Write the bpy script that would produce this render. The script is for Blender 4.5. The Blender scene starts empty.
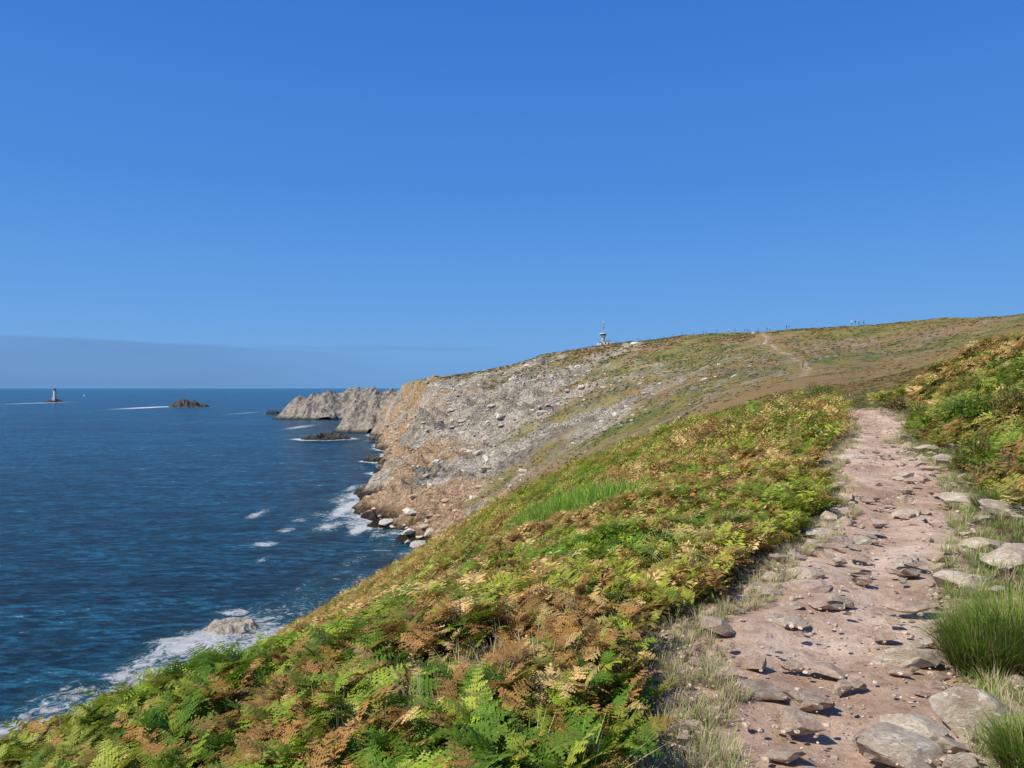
import bpy, bmesh, math, random
import numpy as np
from mathutils import Vector, Matrix
R=math.radians
rng=np.random.default_rng(7); random.seed(7)
C=bpy.context.scene.collection
F=760.0; CX=512.0; HY=388.0; SEA=-45.0
# ------------------------------------------------------------ noise
def hsh(ix,iy,s):
    n=(ix*374761393+iy*668265263+s*144269504)&0xffffffff
    n=((n^(n>>13))*1274126177)&0xffffffff
    return ((n^(n>>16))&0xffff)/65535.0
def vn(x,y,s=0):
    x=np.asarray(x,float); y=np.asarray(y,float)
    xi=np.floor(x).astype(np.int64); yi=np.floor(y).astype(np.int64)
    fx=x-xi; fy=y-yi; fx=fx*fx*(3-2*fx); fy=fy*fy*(3-2*fy)
    a=hsh(xi,yi,s); b=hsh(xi+1,yi,s); c=hsh(xi,yi+1,s); d=hsh(xi+1,yi+1,s)
    return (a*(1-fx)+b*fx)*(1-fy)+(c*(1-fx)+d*fx)*fy
def fbm(x,y,o=4,s=0):
    t=0;a=1;n=0
    for k in range(o):
        t=t+a*(vn(x,y,s+k*17)*2-1); n+=a; a*=.5
        x,y=(x*1.62+y*1.18+7.3),(y*1.62-x*1.18+3.1)
    return t/n
def ridg(x,y,o=4,s=0):
    t=0;a=1;n=0
    for k in range(o):
        t=t+a*(1-2*np.abs(vn(x,y,s+k*13)-.5)*2); n+=a; a*=.5
        x,y=(x*1.7+y*1.1+2.3),(y*1.7-x*1.1+9.1)
    return t/n
def ss(a,b,x):
    t=np.clip((x-a)/(b-a),0,1); return t*t*(3-2*t)
# ------------------------------------------------------------ terrain height
PY=[-10,0,3.25,3.95,4.9,5.8,7.1,9.2,13,19,26,30,40,60]
XL=[-3.4,-.5,.80,.92,1.2,1.98,2.75,3.7,5.65,8.4,11.7,13.4,17.5,26]
XR=[-1.9,.9,1.95,2.35,2.9,3.4,4.2,5.35,7.2,9.7,12.5,14.3,19.5,28]
TAB=np.linspace(-12,62,3000)
def _e(T,s): return np.interp(TAB,PY,T)+ (fbm(TAB/1.7,TAB*0+s,3,s)*.36+fbm(TAB/.5,TAB*0+s,3,s+4)*.18)*np.interp(TAB,[0,5,26],[.6,1,1.9])
TL=_e(XL,401); TR=_e(XR,402)
def xl(Y): return np.interp(Y,TAB,TL)
def xr(Y): return np.interp(Y,TAB,TR)
def zp(Y): return np.interp(Y,[-10,0,4,11,19,26,30,45,60],[-1.8,-1.65,-1.62,-1.58,-1.3,-.78,-.95,-.6,-.4])
def near(x,Y):
    d=np.maximum(xl(Y)-x,0); e=np.maximum(x-xr(Y),0)
    f=np.interp(d,[0,1,3,5,6.6,9,11,15,22,30,45,100],[0,.08,.5,1.12,1.75,3.1,4.5,7.4,12.6,18,28,62])
    g=np.interp(e,[0,.8,2,4,7,12,30,60],[0,.16,.8,1.95,2.8,3.4,5.3,8])
    return zp(Y)-f+g
ctrl=[]
def cp(px,py,Y,off=0): ctrl.append(((px-CX)/F,math.log(Y)*.35,(HY-py)/F+off))
for px,py,Ys in [(-330,960,32),(-150,870,34),(0,794,38),(130,719,42),(260,644,50),(350,591,60),(420,549,70),(480,510,70),(560,471,60),(640,436,50),(720,411,40),(780,397,33)]:
    h=1.0
    for m in (.55,.75,1,1.4,1.9):
        if m*Ys<24: continue
        cp(px,py,Ys*m, -.5/(Ys)-(h/Ys)*(m+1/m-2))
for px,py,Y in [(0,824,130),(130,744,130),(260,667,130),(350,609,150),(420,572,150),(460,538,150),(420,540,218),(350,585,200),(260,615,200),(0,725,200),
    (420,468,300),(460,514,230),(460,450,320),(460,414,440),(0,420,500),(200,410,500),(350,400,500),(350,390,900),(100,390,900),(-300,390,900),(-300,500,250),
    (500,512,150),(500,490,230),(500,440,320),(500,402,430),(560,483,120),(560,464,200),(560,420,300),(560,385,420),
    (600,466,110),(600,448,180),(600,400,300),(600,370,420),(640,449,100),(640,433,170),(640,390,290),(640,360,400),
    (700,426,80),(700,412,130),(700,380,230),(700,355,350),(780,403,60),(780,392,100),(800,366,180),(800,346,280),
    (840,402,45),(850,398,70),(870,411,40),(880,398,60),(880,372,120),(880,346,220),(950,378,35),(950,366,70),(950,345,150),
    (1024,341,32),(1024,341,60),(1024,335,120),(1120,326,35),(1200,321,60),(1200,315,120),(1400,320,35),(1400,310,100),(1400,300,250),(1400,305,600)]:
    cp(px,py,Y)
RIDGE=[(385,394,830),(405,385,780),(440,377,700),(480,371,650),(515,364,620),(540,356,600),(570,351,580),(600,345,560),(650,340,520),(700,334,480),(760,332,420),(800,328,380),(860,325,330),(940,320,280),(1024,313,230),(1200,303,220)]
for px,py,Y in RIDGE:
    cp(px,py,Y); cp(px,py,Y*1.3,-.018); cp(px,py,Y*1.9,-.045)
A=np.array(ctrl); P=A[:,:2]; N=len(P)
def ker(r2): return .5*r2*np.log(r2+1e-12)
D2=((P[:,None]-P[None])**2).sum(-1)
K=ker(D2)+np.eye(N)*2e-4
Q=np.c_[np.ones(N),P]
M=np.zeros((N+3,N+3)); M[:N,:N]=K; M[:N,N:]=Q; M[N:,:N]=Q.T
W=np.linalg.solve(M,np.r_[A[:,2],0,0,0])
gu=np.linspace(-1.2,1.3,300); gl=np.linspace(math.log(17)*.35,math.log(1200)*.35,420)
GU,GL=np.meshgrid(gu,gl); a_=GU.ravel(); b_=GL.ravel(); tb=np.zeros(len(a_))
for i in range(0,len(a_),30000):
    a=a_[i:i+30000]; b=b_[i:i+30000]; r2=(a[:,None]-P[:,0])**2+(b[:,None]-P[:,1])**2
    tb[i:i+30000]=ker(r2)@W[:N]+W[N]+W[N+1]*a+W[N+2]*b
tb=tb.reshape(GU.shape)
def far(x,Y):
    Yc=np.clip(Y,18,1190); i=(np.clip(x/Yc,-1.15,1.25)-gu[0])/(gu[1]-gu[0]); j=(np.log(Yc)*.35-gl[0])/(gl[1]-gl[0])
    i0=np.floor(i).astype(int); j0=np.floor(j).astype(int); fi=i-i0; fj=j-j0
    return ((tb[j0,i0]*(1-fi)+tb[j0,i0+1]*fi)*(1-fj)+(tb[j0+1,i0]*(1-fi)+tb[j0+1,i0+1]*fi)*fj)*Yc
CY=[-40,0,60,94,117,150,190,218,228,241,280,320,372,417,510,658,760,855,1000,1300]
CXX=[-90,-80,-70,-68,-63,-55,-44,-42,-42,-47,-58,-64,-66,-70,-86,-118,-142,-158,-180,-210]
def coast(Y):
    return np.interp(Y,CY,CXX)+ (fbm(Y/22.0,Y*0+3.3,4,5)*8)*ss(230,300,Y)+fbm(Y/9.0,Y*0+1.3,3,9)*2.4
def dcoast(x,Y): return x-coast(Y)
def rockmask(x,Y,dc=None):
    if dc is None: dc=dcoast(x,Y)
    n=fbm(x/34,Y/40,5,21)
    lim=np.interp(Y,[0,120,200,260,320,420,520,620,800],[6,10,28,66,100,118,96,62,40])
    r=ss(.32,-.28,(dc-lim)/lim*.75+n*-1.05)
    return r*ss(60,160,Y+ (dc<14)*60)
def ground(x,Y,fine=True):
    x=np.asarray(x,float); Y=np.asarray(Y,float)
    w=ss(24,42,Y)
    z=near(x,Y)*(1-w)+far(x,Y)*w
    inn=np.minimum(x-xl(Y),xr(Y)-x); offp=ss(.1,-.6,inn)
    z=z+fbm(x/2.3,Y/2.3,3,2)*.09*offp+fbm(x/1.1,Y/1.1,3,41)*.045
    z=z+(fbm(x/24,Y/30,5,77)*1.5)*ss(60,190,Y)
    dc=dcoast(x,Y)
    s=np.interp(Y,[150,260,420,600,760],[.9,.9,.98,1.2,1.45])
    rk=rockmask(x,Y,dc)
    rib=ridg(Y/24+x/55,x/34-Y/90,5,31)
    t_=(Y+x*.5)/6.5; strat=np.abs((t_+fbm(x/18,Y/18,3,39)*2.0)%1-.5)*2
    z=z+rk*(rib*7.5-4.0+(strat-.5)*2.2*ss(-.3,.3,fbm(x/20,Y/20,3,36))+(ridg(x/8+Y/30,Y/10,5,35)-.2)*2.1)*ss(100,240,Y)
    cl=SEA+s*dc+ (ridg(Y/20+x/45,x/26,6,51)*15-7.5)*ss(0,14,dc)*ss(120,230,Y)+((strat-.5)*3.4+(ridg(x/7,Y/9,4,58)-.2)*2.2)*ss(0,8,dc)*ss(120,200,Y)+fbm(x/4,Y/4,4,55)*1.4*ss(0,6,dc)
    z=np.where(Y>70,np.minimum(z,cl),z)
    z=np.minimum(z,SEA+(1000-Y)*.6)
    return np.maximum(z,SEA-8)
def hit(px,py,y0=1.5,y1=1300):
    u=(px-CX)/F; v=(HY-py)/F
    Y=np.exp(np.linspace(math.log(y0),math.log(y1),1500))
    g=ground(u*Y,Y); k=np.nonzero(g>=v*Y)[0]
    i=k[0] if len(k) else len(Y)-1
    return float(u*Y[i]),float(Y[i]),float(g[i])
def gz(x,Y): return float(ground(np.array([x]),np.array([Y]))[0])
# ------------------------------------------------------------ materials
def new_mat(name):
    m=bpy.data.materials.new(name); m.use_nodes=True
    nt=m.node_tree; b=nt.nodes['Principled BSDF']; return m,nt,b
def nd(nt,t,**k):
    n=nt.nodes.new(t)
    for a,v in k.items(): setattr(n,a,v)
    return n
def noise(nt,co,scale,detail=6,rough=.6,dist=0):
    n=nd(nt,'ShaderNodeTexNoise'); n.inputs['Scale'].default_value=scale; n.inputs['Detail'].default_value=detail
    n.inputs['Roughness'].default_value=rough; n.inputs['Distortion'].default_value=dist
    nt.links.new(co,n.inputs['Vector']); return n.outputs['Fac']
def ramp(nt,fac,stops):
    r=nd(nt,'ShaderNodeValToRGB'); e=r.color_ramp.elements
    while len(e)<len(stops): e.new(.5)
    for i,(p,c) in enumerate(stops):
        e[i].position=p; e[i].color=(c,c,c,1) if isinstance(c,(int,float)) else (*c,1)
    nt.links.new(fac,r.inputs[0]); return r.outputs[0]
def mix(nt,fac,a,b,mode='MIX'):
    n=nd(nt,'ShaderNodeMix',data_type='RGBA',blend_type=mode)
    for s,v in ((0,fac),(6,a),(7,b)):
        if isinstance(v,bpy.types.NodeSocket): nt.links.new(v,n.inputs[s])
        else: n.inputs[s].default_value=v if not isinstance(v,tuple) else (*v,1)
    return n.outputs[2]
def mth(nt,op,a,b=0):
    n=nd(nt,'ShaderNodeMath',operation=op)
    for s,v in ((0,a),(1,b)):
        if isinstance(v,bpy.types.NodeSocket): nt.links.new(v,n.inputs[s])
        else: n.inputs[s].default_value=v
    return n.outputs[0]
def bump(nt,b,h,strength,dist,prev=None):
    n=nd(nt,'ShaderNodeBump'); n.inputs['Strength'].default_value=strength; n.inputs['Distance'].default_value=dist
    nt.links.new(h,n.inputs['Height'])
    if prev: nt.links.new(prev,n.inputs['Normal'])
    nt.links.new(n.outputs[0],b.inputs['Normal']); return n.outputs[0]
def objco(nt): return nd(nt,'ShaderNodeTexCoord').outputs['Object']
def attr(nt,n): return nd(nt,'ShaderNodeAttribute',attribute_name=n)
def plain(name,col,rough=.7,nscale=8,amt=.25):
    m,nt,b=new_mat(name); c=objco(nt); f=noise(nt,c,nscale)
    o=mix(nt,f,tuple(x*(1-amt) for x in col),tuple(min(1,x*(1+amt)) for x in col))
    nt.links.new(o,b.inputs['Base Color']); b.inputs['Roughness'].default_value=rough; return m
m_ter,nt,b=new_mat('terrain_ground'); co=objco(nt)
col=attr(nt,'Col').outputs['Color']; rk=attr(nt,'rock').outputs['Fac']
n1=noise(nt,co,.9,8,.7); n3=noise(nt,co,6,5,.7)
mpr=nd(nt,'ShaderNodeMapping'); mpr.inputs['Scale'].default_value=(.6,1.3,.9); mpr.inputs['Rotation'].default_value=(0,R(25),R(12)); nt.links.new(co,mpr.inputs[0])
n2=noise(nt,mpr.outputs[0],.28,9,.74)
veg=mix(nt,1.0,col,ramp(nt,n1,[(.3,.55),(.5,1.0),(.7,1.0)]),'MULTIPLY')
veg=mix(nt,1.0,veg,ramp(nt,n3,[(.3,.65),(.7,1.0)]),'MULTIPLY'); veg=mix(nt,1.0,veg,(1.5,1.5,1.5),'MULTIPLY')
v=nd(nt,'ShaderNodeTexVoronoi',feature='DISTANCE_TO_EDGE'); v.inputs['Scale'].default_value=.36
dst=nd(nt,'ShaderNodeVectorMath',operation='MULTIPLY_ADD')
nn=nd(nt,'ShaderNodeTexNoise'); nn.inputs['Scale'].default_value=.4; nn.inputs['Detail'].default_value=5; nt.links.new(co,nn.inputs['Vector'])
nt.links.new(nn.outputs['Color'],dst.inputs[0]); dst.inputs[1].default_value=(6,6,9); nt.links.new(mpr.outputs[0],dst.inputs[2]); nt.links.new(dst.outputs[0],v.inputs['Vector'])
crack=ramp(nt,v.outputs[0],[(0,.28),(.09,1.0)])
rc=mix(nt,1.0,col,ramp(nt,n2,[(.36,.46),(.45,.86),(.53,1.0)]),'MULTIPLY')
rc=mix(nt,.8,rc,crack,'MULTIPLY')
rc=mix(nt,1.0,rc,ramp(nt,n1,[(.36,.58),(.52,1.0)]),'MULTIPLY'); rc=mix(nt,1.0,rc,(1.7,1.66,1.6),'MULTIPLY')
nt.links.new(mix(nt,rk,veg,rc),b.inputs['Base Color']); b.inputs['Roughness'].default_value=.9; b.inputs['Specular IOR Level'].default_value=.15
p=bump(nt,b,n1,.9,.8)
hh=mth(nt,'MULTIPLY',mth(nt,'ADD',n2,mth(nt,'MULTIPLY',v.outputs[0],.6)),rk)
bump(nt,b,hh,1.0,4.0,p)
def rockmat(name,stops,sc=.2,bd=2.0,w0=-43.5,w1=-40):
    m,nt,b=new_mat(name); co=objco(nt)
    g=nd(nt,'ShaderNodeNewGeometry'); sp=nd(nt,'ShaderNodeSeparateXYZ'); nt.links.new(g.outputs['Position'],sp.inputs[0])
    n=noise(nt,co,sc,10,.7); n2=noise(nt,co,sc*5,6,.7)
    c=ramp(nt,n,stops); c=mix(nt,1.0,c,ramp(nt,n2,[(.35,.5),(.58,1.0)]),'MULTIPLY')
    hz=mth(nt,'ADD',sp.outputs[2],mth(nt,'MULTIPLY',n2,2)); wet=nd(nt,'ShaderNodeMapRange'); nt.links.new(hz,wet.inputs[0])
    wet.inputs[1].default_value=w0; wet.inputs[2].default_value=w1
    c=mix(nt,wet.outputs[0],(.03,.027,.022),c)
    nt.links.new(c,b.inputs['Base Color']); b.inputs['Roughness'].default_value=.85
    p=bump(nt,b,n,1.0,bd*2); bump(nt,b,n2,.8,bd*.4,p); return m
m_isl=rockmat('coast_rock',[(.38,(.20,.165,.12)),(.5,(.43,.365,.28)),(.62,(.58,.505,.40))])
m_islw=rockmat('wet_islet_rock',[(.3,(.045,.040,.034)),(.5,(.12,.105,.088)),(.7,(.24,.21,.175))],.4,1)
def foliage(name,tr=.25,rough=.55):
    m,nt,b=new_mat(name); c=attr(nt,'Col').outputs['Color']; nt.links.new(c,b.inputs['Base Color'])
    b.inputs['Roughness'].default_value=rough; b.inputs['Specular IOR Level'].default_value=.2
    t=nd(nt,'ShaderNodeBsdfTranslucent'); nt.links.new(c,t.inputs[0]); ms=nd(nt,'ShaderNodeMixShader'); ms.inputs[0].default_value=tr
    nt.links.new(b.outputs[0],ms.inputs[1]); nt.links.new(t.outputs[0],ms.inputs[2])
    nt.links.new(ms.outputs[0],nt.nodes['Material Output'].inputs[0]); return m
m_fol=foliage('leaf_foliage',.3); m_grs=foliage('grass_blades',.3)
m_stem=plain('woody_stem',(.14,.09,.055))
m_path,nt,b=new_mat('path_dirt'); co=objco(nt)
a1=noise(nt,co,1.0,7,.62); a2=noise(nt,co,8,8,.72); a3=noise(nt,co,60,4,.7)
c=ramp(nt,a1,[(.34,(.43,.285,.195)),(.5,(.57,.41,.30)),(.66,(.73,.57,.44))])
c=mix(nt,1.0,c,ramp(nt,a2,[(.34,.66),(.47,.95),(.6,1.0)]),'MULTIPLY'); c=mix(nt,1.0,c,ramp(nt,a3,[(.36,.74),(.5,1.0)]),'MULTIPLY')
nt.links.new(c,b.inputs['Base Color']); b.inputs['Roughness'].default_value=.95; b.inputs['Specular IOR Level'].default_value=.1
p=bump(nt,b,a2,.8,.045); p=bump(nt,b,a3,.6,.009,p)
def stonemat(name,stops,lich=.0):
    m,nt,b=new_mat(name); tc=nd(nt,'ShaderNodeTexCoord'); oi=nd(nt,'ShaderNodeObjectInfo')
    va=nd(nt,'ShaderNodeVectorMath',operation='ADD'); nt.links.new(tc.outputs['Object'],va.inputs[0])
    cm=nd(nt,'ShaderNodeCombineXYZ'); nt.links.new(mth(nt,'MULTIPLY',oi.outputs['Random'],50),cm.inputs[0]); nt.links.new(cm.outputs[0],va.inputs[1]); co=va.outputs[0]
    n=noise(nt,co,1.6,8,.7); n2=noise(nt,co,9,8,.75); c=ramp(nt,n,stops)
    c=mix(nt,1.0,c,ramp(nt,n2,[(.34,.6),(.52,1.0)]),'MULTIPLY')
    c=mix(nt,1.0,c,ramp(nt,oi.outputs['Random'],[(0,.74),(1,1.0)]),'MULTIPLY')
    if lich:
        c=mix(nt,ramp(nt,noise(nt,co,2.6,6,.7,.5),[(.54,0.0),(.60,lich)]),c,(.88,.81,.68))
    nt.links.new(c,b.inputs['Base Color']); b.inputs['Roughness'].default_value=.85; b.inputs['Specular IOR Level'].default_value=.15
    p=bump(nt,b,n,.5,.12); bump(nt,b,n2,.6,.04,p); return m
m_sg=stonemat('grey_stone',[(.36,(.50,.385,.275)),(.5,(.68,.555,.42)),(.64,(.80,.69,.55))],.7)
m_sr=stonemat('reddish_stone',[(.36,(.45,.31,.22)),(.5,(.62,.455,.34)),(.64,(.75,.60,.47))],.25)
m_scr,nt,b=new_mat('scree_rock'); c=attr(nt,'Col').outputs['Color']; co=objco(nt); n=noise(nt,co,1.2,6,.7)
nt.links.new(mix(nt,1.0,c,ramp(nt,n,[(.36,.6),(.54,1.0)]),'MULTIPLY'),b.inputs['Base Color']); b.inputs['Roughness'].default_value=.9; bump(nt,b,n,.8,.3)
# ------------------------------------------------------------ mesh helpers
def mk(name,V,Fc,mat,parent=None,col=None,smooth=False,fl=None,loc=None):
    me=bpy.data.meshes.new(name); V=np.asarray(V,np.float32); Fc=np.asarray(Fc,np.int32)
    me.vertices.add(len(V)); me.vertices.foreach_set('co',V.ravel())
    k=Fc.shape[1]; me.loops.add(Fc.size); me.loops.foreach_set('vertex_index',Fc.ravel())
    me.polygons.add(len(Fc)); me.polygons.foreach_set('loop_start',np.arange(len(Fc),dtype=np.int32)*k)
    try: me.polygons.foreach_set('loop_total',np.full(len(Fc),k,np.int32))
    except Exception: pass
    me.polygons.foreach_set('use_smooth',np.full(len(Fc),smooth))
    me.update(calc_edges=True)
    if col is not None:
        a=me.color_attributes.new('Col','FLOAT_COLOR','POINT'); cc=np.ones((len(V),4),np.float32); cc[:,:3]=col; a.data.foreach_set('color',cc.ravel())
    if fl:
        for n,v in fl.items():
            a=me.attributes.new(n,'FLOAT','POINT'); a.data.foreach_set('value',np.asarray(v,np.float32))
    if mat: me.materials.append(mat)
    o=bpy.data.objects.new(name,me); C.objects.link(o)
    if parent: o.parent=parent
    if loc is not None: o.location=loc
    return o
def tag(o,label=None,cat=None,group=None,kind=None):
    if label: o['label']=label
    if cat: o['category']=cat
    if group: o['group']=group
    if kind: o['kind']=kind
    return o
def empty(name,loc,rz=0):
    o=bpy.data.objects.new(name,None); C.objects.link(o); o.location=loc; o.rotation_euler=(0,0,rz); o.empty_display_size=.2; return o
def grid(nr,nc):
    i=np.arange(nr-1)[:,None]*nc+np.arange(nc-1)[None]; i=i.ravel()
    return np.c_[i,i+1,i+nc+1,i+nc]
def bmobj(name,fn,mat,parent=None,smooth=False):
    me=bpy.data.meshes.new(name); bm=bmesh.new(); fn(bm); bmesh.ops.recalc_face_normals(bm,faces=bm.faces)
    for f in bm.faces: f.smooth=smooth
    bm.to_mesh(me); bm.free(); me.materials.append(mat); o=bpy.data.objects.new(name,me); C.objects.link(o)
    if parent: o.parent=parent
    return o
def box(bm,cx,cy,z0,sx,sy,sz):
    bmesh.ops.create_cube(bm,size=1,matrix=Matrix.Translation((cx,cy,z0+sz/2))@Matrix.Diagonal((sx,sy,sz,1)))
def cyl(bm,cx,cy,z0,r0,r1,h,n=12):
    bmesh.ops.create_cone(bm,cap_ends=True,segments=n,radius1=r0,radius2=r1,depth=h,matrix=Matrix.Translation((cx,cy,z0+h/2)))
# ------------------------------------------------------------ terrain sheet
farpath=[hit(*p) for p in [(812,380),(803,376),(808,370),(803,362),(790,354),(776,349),(764,344),(768,338),(762,334)]]
def seg_dist(x,Y,pts):
    d=np.full(x.shape,1e9)
    for a,b in zip(pts[:-1],pts[1:]):
        ax,ay=a[0],a[1]; bx,by=b[0]-ax,b[1]-ay; L=bx*bx+by*by+1e-9
        t=np.clip(((x-ax)*bx+(Y-ay)*by)/L,0,1); d=np.minimum(d,np.hypot(x-ax-t*bx,Y-ay-t*by))
    return d
nr,nc=1000,860
Yr=-12+np.exp(np.linspace(math.log(6),math.log(1080),nr)); s=np.linspace(-1,1,nc)
YY=np.repeat(Yr[:,None],nc,1); XX=(.08+s[None]*.86)*(YY+12)
ZZ=ground(XX,YY)
inn=np.minimum(XX-xl(YY),xr(YY)-XX); ZZ=ZZ-.10*ss(-.05,.25,inn)*(YY<28)
def L3(a,b,t): return np.asarray(a)*(1-t[...,None])+np.asarray(b)*t[...,None]
dc=dcoast(XX,YY); rkm=rockmask(XX,YY,dc)
cliffy=ss(34,8,dc+6*fbm(XX/12,YY/14,3,64))*ss(60,150,YY); rkm=np.maximum(rkm,cliffy)
n1=fbm(XX/28,YY/40,5,3); n2=fbm(XX/7,YY/9,4,8); n3=fbm(XX/2.2,YY/2.2,3,12)
veg=L3((.20,.165,.05),(.24,.155,.07),ss(-.25,.3,n1+.4*n2))
veg=L3(veg,(.10,.12,.028),ss(.05,.45,n2-.3*n1+.25*n3))
veg=L3(veg,(.34,.26,.13),ss(.2,.6,n3*.6+n2*.5-.1)*.7)
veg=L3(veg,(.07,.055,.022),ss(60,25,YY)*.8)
dirt=ss(-.5,.0,inn)*(YY<30); veg=L3(veg,(.42,.305,.205),dirt)
fine=fbm(XX/2.6,YY/4,4,61)
mid=ss(.05,.35,fine+.35*fbm(XX/40,YY/50,3,65))*ss(120,190,YY)*ss(200,90,dc)*.7
rkm=np.maximum(rkm*(.4+.6*ss(-.35,.0,fine+.5*(rkm-.5)+.2*n2)),mid)
rkm=np.maximum(rkm,cliffy*(.7+.3*ss(-.3,.1,fine)))
rock=L3((.33,.295,.24),(.58,.52,.425),ss(-.35,.35,fbm(YY/7+XX/22,XX/9,6,71)))
och=ss(.0,.35,fbm(XX/26,YY/20,4,73)+.3*ss(60,8,dc)-.10)*ss(75,25,dc)
rock=L3(rock,(.56,.34,.17),och*.68)
rock=L3(rock,(.045,.038,.03),ss(-40.5,-43.6,ZZ+n2*2.5))
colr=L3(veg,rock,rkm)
fd=seg_dist(XX,YY,farpath); pm=ss(1.1,.4,fd/(1.1+fine*1.0)+.5*fine)*ss(-.25,.2,fbm(XX/16,YY/22,3,119)+.1)
colr=L3(colr,(.44,.33,.23),pm*.6)
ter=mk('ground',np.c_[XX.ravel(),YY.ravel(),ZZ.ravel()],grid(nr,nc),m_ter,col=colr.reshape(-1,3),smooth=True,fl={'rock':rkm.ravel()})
tag(ter,kind='structure')
# path sheet
npr,npc=1000,130
Yp=-4+np.exp(np.linspace(math.log(2.5),math.log(34),npr)); t=np.linspace(-1,1,npc)
Yq=np.repeat(Yp[:,None],npc,1); hw=(xr(Yq)-xl(Yq))/2*(1-.5*ss(20,29,Yq))
Xq=(xl(Yq)+xr(Yq))/2+t[None]*(hw+.25)
rut=-.06*np.exp(-((t[None]-.25*fbm(Yq/2,Yq*0,3,98)*2)/.35)**2)
rough=.3+.7*np.abs(t[None])**1.5
Zq=ground(Xq,Yq)+.03+rut+fbm(Xq/.9,Yq/.7,4,95)*.055+ridg(Xq/.35,Yq/.3,4,93)*.022*rough+fbm(Xq/.10,Yq/.10,3,94)*.010*rough-.18*np.abs(t[None])**4*(1+1.5*fbm(Xq/.4,Yq/.4,3,97))-.4*ss(27.5,30,Yq)
tag(mk('path',np.c_[Xq.ravel(),Yq.ravel(),Zq.ravel()],grid(npr,npc),m_path,smooth=True),kind='structure')
# ------------------------------------------------------------ sea
def at(px,py,Y): return ((px-CX)/F*Y,Y,(HY-py)/F*Y)
def seapt(px,py):
    Y=-SEA*F/(py-HY); return ((px-CX)/F*Y,Y)
nr2,nc2=760,640
Ys=-20+np.exp(np.linspace(math.log(50),math.log(90000),nr2)); s2=np.linspace(-1,1,nc2)
Y2=np.repeat(Ys[:,None],nc2,1); X2=(-.12+s2[None]*.85)*(Y2+30)
dx=-(X2-coast(Y2))
wd=np.interp(Y2,[90,125,150,160,200,238,250,290,330,350,400,520,900],[5,6,4,1.4,.9,1.6,13,16,11,5,5,7,6])*(.4+1.2*vn(Y2/13,Y2*0,44))
am=np.interp(Y2,[90,140,155,230,245,900],[1,1,.55,.6,1.15,1.1])
foam=am*np.exp(-np.maximum(dx,0)/wd)*(Y2<1000)*(.6+.6*vn(Y2/7,X2/7,45))
ISL=[('dark_islet',321,440,31,4.8,.5),('far_islet',183,407,20,6.2,.55),('reef',271,414,8,3,.6),('small_reef',372,462,13,4,.5),('shore_reef',376,441,9,4,.5)]
for _,px,py,hw_,h_,asp in ISL:
    cx,cy=seapt(px,py); rx=hw_*cy/F; r=np.hypot((X2-cx)/rx,(Y2-cy-rx*asp)/(rx*asp*1.6)); foam=np.maximum(foam,1.05*np.exp(-np.maximum(r-.95,0)/.38)*(.6+.6*vn(X2/9,Y2/9,46)))
for px,py,sx,sy,a in [(148,407.5,18,2.5,1.0),(258,514,11,9,.85),(266,544,20,4,.95),(287,530,13,4,.9),(235,612,28,6,.9),(330,526,22,9,.88),(60,672,26,6,.5),(40,403,10,2,.95),(346,508,15,16,1.05),(352,488,9,7,.85),(300,427,14,4,.85),(245,413,12,3,.7),(175,642,34,9,1.05),(118,676,26,8,1.05),(40,722,24,9,.9),(262,560,8,6,.8),(390,432,6,12,.8),(25,632,14,3,.65),(358,530,12,8,1.05),(60,640,9,2,.5),(210,590,10,3,.6),(300,520,14,3,.75)]:
    cx,cy=seapt(px,py); rx=sx*cy/F; ry=sy*cy*cy/(-SEA*F)
    foam=np.maximum(foam,a*np.exp(-(((X2-cx)/rx)**2+((Y2-cy)/ry)**2)))
m_sea,nt,b=new_mat('sea_water'); co=objco(nt)
mp=nd(nt,'ShaderNodeMapping'); mp.inputs['Rotation'].default_value=(0,0,R(-18)); mp.inputs['Scale'].default_value=(.6,1.5,1); nt.links.new(co,mp.inputs[0]); cs=mp.outputs[0]
w1=noise(nt,cs,.07,6,.7,.3); w2=noise(nt,cs,.36,7,.75,.4); w3=noise(nt,cs,.010,5,.6,.5)
fo=attr(nt,'foam').outputs['Fac']
c=mix(nt,ramp(nt,w3,[(.38,0.0),(.62,1.0)]),(.0035,.034,.070),(.007,.056,.104))
c=mix(nt,1.0,c,ramp(nt,w2,[(.41,.10),(.5,.42),(.57,1.0)]),'MULTIPLY'); c=mix(nt,1.0,c,ramp(nt,w1,[(.41,.35),(.57,1.0)]),'MULTIPLY'); c=mix(nt,1.0,c,(4.4,4.3,4.0),'MULTIPLY')
turq=ramp(nt,fo,[(.25,0.0),(.9,.6)]); c=mix(nt,turq,c,(.035,.18,.21))
fn_=noise(nt,co,.33,10,.80,1.8); fs=mth(nt,'ADD',mth(nt,'MULTIPLY',fo,.44),fn_)
fmask=ramp(nt,fs,[(.79,0.0),(.90,1.0)])
cap=ramp(nt,mth(nt,'ADD',w2,mth(nt,'MULTIPLY',w1,.6)),[(.97,0.0),(.99,.6)])
fm=mth(nt,'MAXIMUM',fmask,mth(nt,'MULTIPLY',cap,ramp(nt,w3,[(.46,0.0),(.58,1.0)])))
nt.links.new(mix(nt,fm,c,(.88,.90,.90)),b.inputs['Base Color'])
nt.links.new(mth(nt,'ADD',.2,mth(nt,'MULTIPLY',fm,.6)),b.inputs['Roughness']); b.inputs['IOR'].default_value=1.33; b.inputs['Specular IOR Level'].default_value=.22
p=bump(nt,b,w1,1.0,6); p=bump(nt,b,w2,1.0,2.2,p)
tag(mk('sea',np.c_[X2.ravel(),Y2.ravel(),np.full(X2.size,SEA)],grid(nr2,nc2),m_sea,smooth=True,fl={'foam':foam.ravel()}),kind='structure')
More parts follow.
